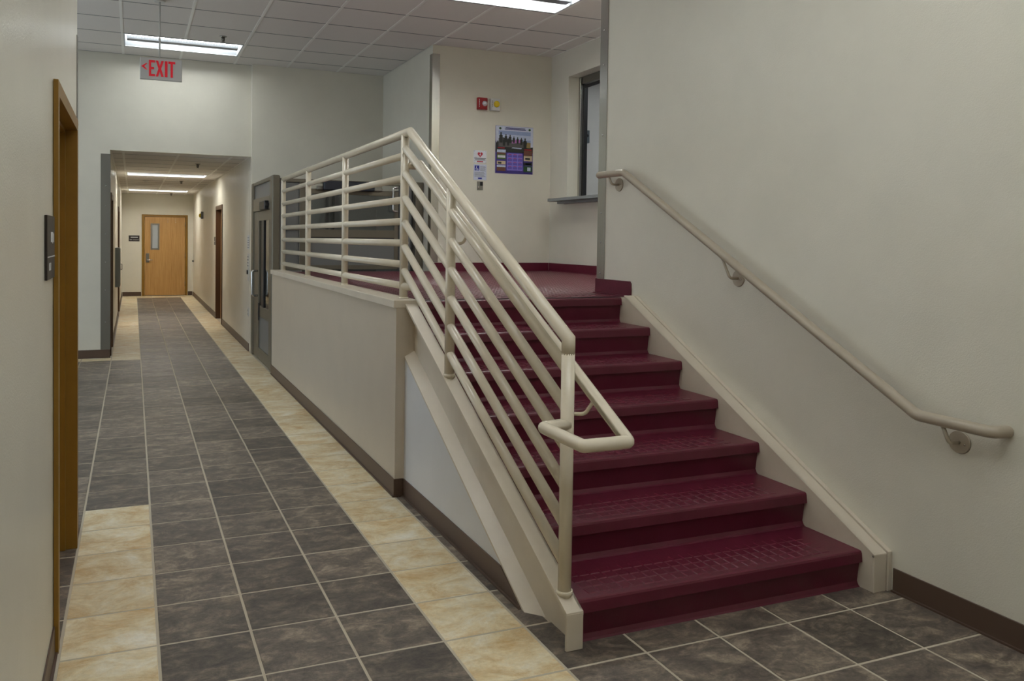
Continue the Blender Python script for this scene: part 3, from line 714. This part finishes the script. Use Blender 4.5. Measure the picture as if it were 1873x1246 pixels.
# ------------------------------------------------------------------ serving hatch
wn2 = obj('window_2', MB().box(4.86, 4.90, 5.885, 5.928, WZ0 + .04, WZ1 - .002, .002).box(4.86, 4.90, WY0 + .002, WY0 + .045, WZ0 + .04, WZ1 - .002, .002), 'stainless', kind='structure')
obj('guide_channel', MB().box(4.902, 4.945, 5.86, 5.927, WZ0 + .04, WZ1 - .002), 'black_plastic', wn2)
obj('guide_channel', MB().box(4.902, 4.945, WY0 + .003, WY0 + .07, WZ0 + .04, WZ1 - .002), 'black_plastic', wn2)
sh = obj('shutter_housing', MB().box(4.862, 4.94, WY0 + .075, 5.858, 3.40, WZ1 - .003, .004), 'steel_dull', wn2)
for i in range(3): obj('shutter_slat', MB().box(4.872, 4.90, WY0 + .08, 5.85, 3.375 - i * .012, 3.385 - i * .012, .003), 'black_plastic', sh)
obj('pull_chain', MB().tube([(5.085, 6.16, 3.48), (5.07, 6.165, 3.2), (5.06, 6.17, 2.92)], .011, 8, corner=.1), 'black_plastic', wn2)
ct = thing('counter', (4.72, 4.9, 2.0), 'grey laminate counter shelf under the serving hatch', 'counter')
r_ = .05; pl = [(4.95, 3.96), (4.95, WY1 - .005), (4.72, WY1 - .005), (4.715, 6.03)]
pl += [(4.55, 6.04)] + [(4.55 - .05 * math.sin(a), 5.99 + .05 * math.cos(a)) for a in (.4, .8, 1.2, 1.57)] + [(4.50, 4.01), (4.515, 3.965), (4.55, 3.95), (4.715, 3.95), (4.72, WY0 + .005), (4.95, WY0 + .005)]
pl = pl[1:]
obj('top', MB().prism(pl, 'z', 2.004, 2.036), 'grey_enamel', ct)
obj('cleat', MB().box(4.60, 4.717, 4.05, 5.95, 1.975, 2.003, .002), 'grey_enamel', ct)
eb = thing('electrical_box', (5.13, 6.2, 2.84), 'small grey metal switch box on the wall inside the serving hatch', 'switch box')
obj('box', MB().box(5.062, 5.150, 6.14, 6.198, 2.75, 2.905, .004), 'switch_grey', eb)
obj('knob', MB().cyl((5.106, 6.14, 2.835), (5.106, 6.122, 2.835), .018), 'black_plastic', eb)
obj('nameplate', MB().box(5.075, 5.11, 6.1375, 6.1398, 2.88, 2.897), 'white_print', eb)

# ------------------------------------------------------------------ exit sign
ex = thing('exit_sign', (.157, 5.78, 3.04), 'grey EXIT sign with red letters and left arrow hanging from the ceiling', 'exit sign')
obj('stem', MB().cyl((.143, 5.80, 3.243), (.143, 5.80, 3.80), .008, seg=12), 'white_plastic', ex)
obj('canopy', MB().cyl((.143, 5.80, 3.785), (.143, 5.80, 3.802), .05, seg=20), 'white_plastic', ex)
hs = obj('housing', MB().box(-.034, .348, 5.78, 5.825, 3.037, 3.245, .004), 'exit_housing', ex)
def letter(polys):
    mb = MB()
    for p in polys: mb.prism(p, 'y', 5.7765, 5.7805)
    return mb
def L(x0, wdt, pts, z0=3.068, h=.152): return [(x0 + a * wdt, z0 + b * h) for a, b in pts]
lw_ = .055
x = .046
obj('letter', letter([L(x, lw_, [(0, 0), (1, 0), (1, .14), (.36, .14), (.36, .43), (.85, .43), (.85, .57), (.36, .57), (.36, .86), (1, .86), (1, 1), (0, 1)])]), 'exit_red', hs)
x = .108
obj('letter', letter([L(x, .072, [(0, 0), (.3, 0), (.5, .32), (.7, 0), (1, 0), (.67, .5), (1, 1), (.7, 1), (.5, .68), (.3, 1), (0, 1), (.33, .5)])]), 'exit_red', hs)
x = .190
obj('letter', letter([L(x, .024, [(0, 0), (1, 0), (1, 1), (0, 1)])]), 'exit_red', hs)
x = .222
obj('letter', letter([L(x, .062, [(.33, 0), (.67, 0), (.67, .86), (1, .86), (1, 1), (0, 1), (0, .86), (.33, .86)])]), 'exit_red', hs)
obj('arrow', letter([[(-.022, 3.157), (.02, 3.188), (.032, 3.188), (.005, 3.157), (.032, 3.126), (.02, 3.126)]]), 'exit_red', hs)

# ------------------------------------------------------------------ ceiling sprinklers
def sprinkler(x, y, z, label):
    t = thing('sprinkler_head', (x, y, z), label, 'sprinkler', 'fire sprinkler heads')
    obj('escutcheon', MB().cyl((x, y, z - .012), (x, y, z + .001), .03, .042, 18), 'stainless', t)
    obj('frame', MB().tube([(x, y, z - .012), (x, y, z - .05)], .012, 10).tube([(x - .016, y, z - .012), (x - .014, y, z - .045), (x, y, z - .058)], .004, 6).tube([(x + .016, y, z - .012), (x + .014, y, z - .045), (x, y, z - .058)], .004, 6), 'steel_dull', t)
    obj('deflector', MB().cyl((x, y, z - .062), (x, y, z - .058), .02, seg=14), 'steel_dull', t)
sprinkler(.854, 6.99, ZC, 'sprinkler head in the high ceiling right of the exit sign')
for x, y, lb in ((.794, 9.94, 'first sprinkler head inside the low corridor ceiling'), (.775, 13.93, 'sprinkler head midway along the corridor ceiling right of the centre'), (.796, 18.88, 'farthest sprinkler head, above the oak door')):
    sprinkler(x, y, ZH, lb)
obj('smoke_detector', MB().cyl((.134, 14.12, ZH - .02), (.134, 14.12, ZH - .0035), .045, .055, 20).dome((.134, 14.12, ZH - .02), (0, 0, -1), .03, .012, 14, 3), 'white_plastic', label='small round detector on the corridor ceiling between the two lights', cat='detector')

# ------------------------------------------------------------------ things on the landing wall
YP = 6.35
fa = thing('fire_alarm', (3.78, YP, 3.09), 'red fire alarm strobe on the landing wall above the poster', 'fire alarm')
obj('housing', MB().prism([(3.712, YP - .001), (3.712, YP - .03), (3.73, YP - .045), (3.83, YP - .045), (3.845, YP - .03), (3.845, YP - .001)], 'z', 3.09, 3.23, .003), 'red_plastic', fa)
obj('lens', MB().dome((3.80, YP - .045, 3.16), (0, -1, 0), .033, .03, 14, 4), 'clear_lens', fa)
for i in range(4): obj('print', MB().box(3.728, 3.734, YP - .0462, YP - .0452, 3.115 + i * .025, 3.133 + i * .025), 'white_print', fa)
sb = thing('strobe', (3.945, YP, 3.09), 'white wall strobe with yellow lens beside the red fire alarm', 'strobe light')
obj('housing', MB().prism([(3.88, YP - .001), (3.88, YP - .03), (3.90, YP - .045), (3.995, YP - .045), (4.01, YP - .03), (4.01, YP - .001)], 'z', 3.088, 3.232, .003), 'white_plastic', sb)
obj('lens', MB().dome((3.957, YP - .045, 3.165), (0, -1, 0), .04, .032, 14, 4), 'amber_lens', sb)
for i in range(4): obj('print', MB().box(3.897, 3.904, YP - .0462, YP - .0452, 3.13 + i * .02, 3.145 + i * .02), 'plaque', sb)

po = thing('poster', (4.22, YP, 2.34), 'blue and violet photo calendar poster on the landing wall', 'poster')
PX0, PX1, PZ0, PZ1 = 3.966, 4.474, 2.345, 2.918
sheet = MB(); bm = sheet.bm
N = 14
rows = []
for j in (0, 1):
    rows.append([[bm.verts.new((PX0 + (PX1 - PX0) * i / N, YP - .0015 - .0012 * (1 + math.sin(i * 1.3)) * j_ , z)) for i in range(N + 1)] for j_, z in ((1, PZ0), (.2, PZ1))] if j == 0 else None)
lo, hi = rows[0]
for i in range(N): bm.faces.new((lo[i], lo[i + 1], hi[i + 1], hi[i]))
bmesh.ops.solidify(bm, geom=bm.faces[:], thickness=.0006)
sheet_o = obj('sheet', sheet, 'ink_violet', po)
pw, ph = PX1 - PX0, PZ1 - PZ0
layer = [0]
def ink(name, poly, mat, lev, par=None):
    y = YP - .0048 - .0006 * lev
    obj(name, MB().prism([(PX0 + a * pw, PZ0 + b * ph) for a, b in poly], 'y', y - .0003, y), mat, par or sheet_o)
def R(a, b, c, d): return [(a, c), (b, c), (b, d), (a, d)]
ink('sky_print', R(.005, .995, .56, .995), 'ink_paper', 0)
ink('tree_print', [(.005, .45), (.995, .45), (.995, .58), (.8, .56), (.5, .57), (.2, .56), (.1, .62), (.06, .70), (.03, .64), (.005, .7)], 'ink_dark', .5)
ph_o = None
ink('photo_print', R(.08, .93, .56, .9), 'ink_sky', 1)
ink('photo_print', R(.08, .93, .72, .82), 'ink_haze', 1.5)
ink('photo_print', [(.08, .56), (.93, .56), (.93, .64), (.8, .68), (.6, .70), (.4, .72), (.2, .76), (.08, .74)], 'ink_rock', 2)
ink('photo_print', [(.8, .56), (.93, .56), (.93, .67), (.84, .68)], 'ink_ochre', 2.4)
ink('photo_print', [(.42, .64), (.66, .66), (.7, .73), (.46, .72)], 'ink_pink', 3)
for cx_, cz_, s_ in ((.14, .80, 1.3), (.27, .78, 1), (.38, .77, 1), (.48, .75, .8), (.58, .74, .8), (.68, .73, .9), (.78, .70, 1.3), (.22, .70, 1), (.33, .70, .9)):
    ink('figure_print', [(cx_ - .03 * s_, cz_ - .12 * s_), (cx_ + .03 * s_, cz_ - .12 * s_), (cx_ + .035 * s_, cz_), (cx_ + .012 * s_, cz_ + .015), (cx_ + .014 * s_, cz_ + .05 * s_), (cx_ - .014 * s_, cz_ + .05 * s_), (cx_ - .012 * s_, cz_ + .015), (cx_ - .035 * s_, cz_)], 'ink_dark', 3.4)
ink('title_print', R(.26, .78, .955, .972), 'ink_navy', 1); ink('title_print', R(.24, .80, .928, .945), 'ink_navy', 1)
for c_ in (.12, .90): ink('seal_print', [(c_ + .032 * math.cos(a * .785), .945 + .026 * math.sin(a * .785)) for a in range(8)], 'ink_green', 1)
ink('stream_print', [(.42, .54), (.68, .53), (.7, .55), (.45, .56)], 'ink_haze', 2.6)
for a_, b_, c_, d_, mm in ((.04, .27, .44, .50, 'ink_haze'), (.04, .27, .40, .44, 'ink_brown'), (.04, .27, .30, .40, 'ink_turf'), (.06, .26, .33, .38, 'ink_white'), (.04, .27, .19, .26, 'ink_sand'), (.07, .16, .2, .24, 'ink_dark'), (.04, .27, .05, .17, 'ink_brown'), (.04, .27, .13, .17, 'ink_haze'),
                           (.75, .98, .39, .5, 'ink_brown'), (.75, .98, .28, .40, 'ink_sand'), (.79, .92, .31, .35, 'ink_dark'), (.75, .98, .19, .25, 'ink_dark'), (.8, .94, .2, .24, 'ink_haze'), (.75, .98, .05, .17, 'ink_green'), (.85, .94, .07, .15, 'ink_haze')):
    ink('photo_print', R(a_, b_, c_, d_), mm, 1 + (mm in ('ink_white', 'ink_dark', 'ink_haze')) * .6)
ink('heading_print', R(.06, .24, .525, .55), 'ink_red', 3.8); ink('heading_print', R(.76, .96, .51, .535), 'ink_red', 3.8)
ink('calendar_print', R(.31, .72, .07, .43), 'ink_lilac', 1)
for i in range(3):
    for j in range(4):
        a_, c_ = .325 + i * .135, .095 + j * .084
        ink('month_print', R(a_, a_ + .115, c_, c_ + .05), 'ink_violet', 1.6); ink('month_print', R(a_ + .02, a_ + .1, c_ + .055, c_ + .066), 'ink_heart', 1.6)

def wall_sign(name, x0, x1, z0, z1, mat, label, cat):
    t = thing(name, ((x0 + x1) / 2, YP, z0), label, cat)
    o = obj('plate', MB().box(x0, x1, YP - .006, YP - .0005, z0, z1, .001), mat, t); return t, o
def mark(par, x0, x1, z0, z1, mat, name='print', y=YP - .0068): return obj(name, MB().box(x0, x1, y, y + .0008, z0, z1), mat, par)
t, o = wall_sign('heart_sign', 3.682, 3.850, 2.455, 2.605, 'ink_white', 'white notice with a red heart emblem left of the poster', 'sign')
hx, hz, hr_ = 3.766, 2.558, .034
hp = [(hx + hr_ * 16 * math.sin(a) ** 3 / 16, hz + hr_ * (13 * math.cos(a) - 5 * math.cos(2 * a) - 2 * math.cos(3 * a) - math.cos(4 * a)) / 16) for a in [2 * math.pi * i / 28 for i in range(28)]]
hm = MB(); bmv = hm.bm; c0 = bmv.verts.new((hx, YP - .0068, hz)); vv = [bmv.verts.new((a, YP - .0068, b)) for a, b in hp]
for i in range(28): bmv.faces.new((c0, vv[i], vv[(i + 1) % 28]))
obj('heart_emblem', hm, 'ink_heart', o)
obj('bolt_emblem', MB().prism([(hx - .004, hz - .022), (hx + .012, hz + .004), (hx + .002, hz + .004), (hx + .008, hz + .02), (hx - .012, hz - .006), (hx - .001, hz - .006)], 'y', YP - .0078, YP - .0069), 'ink_white', o)
mark(o, 3.690, 3.842, 2.507, 2.517, 'ink_grey'); mark(o, 3.70, 3.83, 2.492, 2.501, 'ink_grey'); mark(o, 3.725, 3.805, 2.467, 2.478, 'ink_heart')
mark(o, 3.685, 3.847, 2.4845, 2.487, 'ink_grey')
for a in (3.692, 3.84):
    for z in (2.462, 2.597): obj('screw', MB().dome((a, YP - .006, z), (0, -1, 0), .004, .002, 8, 2), 'screw', o)
t, o = wall_sign('accessibility_sign', 3.684, 3.852, 2.252, 2.440, 'ink_paper', 'white notice with blue wheelchair symbol below the heart sign', 'sign')
bl = mark(o, 3.697, 3.757, 2.365, 2.425, 'ink_blue', 'symbol_field')
sy = MB(); yy = YP - .0078
sy.cyl((3.722, yy, 2.415), (3.722, yy + .0009, 2.415), .0045, seg=10)
sy.prism([(3.718, 2.395), (3.724, 2.395), (3.724, 2.41), (3.718, 2.41)], 'y', yy, yy + .0009).prism([(3.718, 2.39), (3.738, 2.39), (3.746, 2.372), (3.741, 2.371), (3.734, 2.385), (3.718, 2.385)], 'y', yy, yy + .0009)
for i in range(9):
    a0, a1 = 2.2 + i * .42, 2.2 + (i + 1) * .42
    sy.prism([(3.726 + .016 * math.cos(a0), 2.386 + .016 * math.sin(a0)), (3.726 + .016 * math.cos(a1), 2.386 + .016 * math.sin(a1)), (3.726 + .012 * math.cos(a1), 2.386 + .012 * math.sin(a1)), (3.726 + .012 * math.cos(a0), 2.386 + .012 * math.sin(a0))], 'y', yy, yy + .0009)
obj('wheelchair_symbol', sy, 'ink_white', bl)
for i in range(6): mark(o, 3.768, 3.84 - .006 * (i % 2), 2.36 + i * .011, 2.364 + i * .011, 'ink_grey')
for i in range(6): mark(o, 3.695, 3.838 - .01 * (i % 3), 2.292 + i * .0105, 2.296 + i * .0105, 'ink_grey')
mark(o, 3.742, 3.793, 2.264, 2.282, 'ink_blue')
sw = thing('switch_plate', (3.768, YP, 2.133), 'small stainless switch plate below the wheelchair notice', 'switch')
obj('plate', MB().box(3.729, 3.809, YP - .007, YP - .0005, 2.133, 2.236, .002), 'steel_dull', sw)
obj('key_switch', MB().box(3.77, 3.802, YP - .014, YP - .007, 2.185, 2.228, .002), 'black_plastic', sw)
obj('button', MB().cyl((3.748, YP - .007, 2.17), (3.748, YP - .013, 2.17), .011, seg=14), 'screw', sw)

# ------------------------------------------------------------------ plaques and small things on the corridor walls
pq = thing('door_plaque', (XL, .585, 1.395), 'dark brown room plaque with small white lettering beside the near left door', 'sign')
o = obj('plate', MB().box(XL + .0005, XL + .009, .44, .70, 1.385, 1.60, .001), 'plaque', pq)
for y0, y1, z0, z1 in ((.56, .60, 1.51, 1.545), (.615, .635, 1.505, 1.545), (.65, .67, 1.51, 1.54), (.45, .70, 1.459, 1.463), (.50, .53, 1.415, 1.44), (.545, .56, 1.415, 1.44)):
    obj('print', MB().box(XL + .009, XL + .0096, y0, y1, z0, z1), 'white_print', o)
pq = thing('door_plaque', (-.07, YE, 1.39), 'black plaque with white lettering left of the oak door at the corridor end', 'sign')
o = obj('plate', MB().box(-.196, .059, YE - .01, YE - .0005, 1.39, 1.54, .001), 'plaque', pq)
for x0, x1, z0, z1 in ((-.15, .02, 1.485, 1.50), (-.17, -.12, 1.425, 1.437), (-.10, .04, 1.425, 1.433)): obj('print', MB().box(x0, x1, YE - .0112, YE - .0102, z0, z1), 'white_print', o)
pq = thing('door_plaque', (XR, 13.35, 1.38), 'dark plaque beside the doorway in the right corridor wall', 'sign')
o = obj('plate', MB().box(XR - .012, XR - .0005, 13.20, 13.45, 1.38, 1.53, .001), 'plaque', pq)
obj('print', MB().box(XR - .0132, XR - .0122, 13.26, 13.39, 1.44, 1.45), 'white_print', o)
cb = thing('wall_cabinet', (XL, 11.75, .70), 'grey steel wall cabinet on the left corridor wall', 'cabinet')
obj('body', MB().box(XL + .0005, -.292, 11.46, 12.02, .70, 1.335, .003), 'grey_enamel', cb)
dd = obj('door', MB().box(-.292, -.284, 11.475, 12.005, .715, 1.32, .002), 'grey_enamel', cb)
obj('handle', MB().tube([(-.284, 11.93, 1.06), (-.262, 11.93, 1.06), (-.262, 11.93, .97), (-.284, 11.93, .97)], .006, 8, corner=.008), 'steel_dull', dd)
sb = thing('strobe', (XR, 16.2, 1.93), 'grey wall strobe with yellow lens on the right corridor wall', 'strobe light')
obj('housing', MB().box(XR - .05, XR - .0005, 16.12, 16.30, 1.93, 2.085, .004), 'grey_enamel', sb)
obj('lens', MB().dome((XR - .05, 16.21, 2.0), (-1, 0, 0), .05, .045, 14, 4), 'amber_lens', sb)
dp = thing('door_bumper', (XR, 19.15, .89), 'small wall door bumper beside the oak door', 'door stop')
obj('plate', MB().cyl((XR - .0005, 19.15, .9), (XR - .012, 19.15, .9), .03, seg=16), 'steel_dull', dp)
obj('cushion', MB().dome((XR - .012, 19.15, .9), (-1, 0, 0), .022, .03, 12, 3), 'black_plastic', dp)
nt = thing('notice_sheet', (XR, 8.6, 1.37), 'white printed notice on the corridor wall beside the lift frame', 'notice')
o = obj('sheet', MB().box(XR - .003, XR - .0005, 8.53, 8.72, 1.37, 1.56), 'white_print', nt)
for i in range(5): obj('print', MB().box(XR - .0038, XR - .0032, 8.55, 8.70 - .02 * (i % 2), 1.39 + i * .032, 1.402 + i * .032), 'ink_grey', o)
nt = thing('call_station', (XR, 8.6, .94), 'white lift call panel with dark button beside the lift frame', 'call panel')
o = obj('plate', MB().box(XR - .006, XR - .0005, 8.54, 8.70, .94, 1.31, .001), 'white_plastic', nt)
obj('button', MB().cyl((XR - .006, 8.62, 1.06), (XR - .022, 8.62, 1.06), .03, seg=16), 'black_plastic', o)
for i in range(4): obj('print', MB().box(XR - .0068, XR - .0062, 8.56, 8.68, 1.14 + i * .04, 1.155 + i * .04), 'ink_grey', o)
ol = thing('outlet', (XR, 8.6, .46), 'white power outlet low on the corridor wall beside the lift', 'outlet')
o = obj('plate', MB().box(XR - .006, XR - .0005, 8.545, 8.63, .465, .585, .001), 'white_plastic', ol)
for z in (.497, .545): obj('socket', MB().box(XR - .0085, XR - .006, 8.57, 8.605, z - .014, z + .014, .001), 'grey_enamel', o)
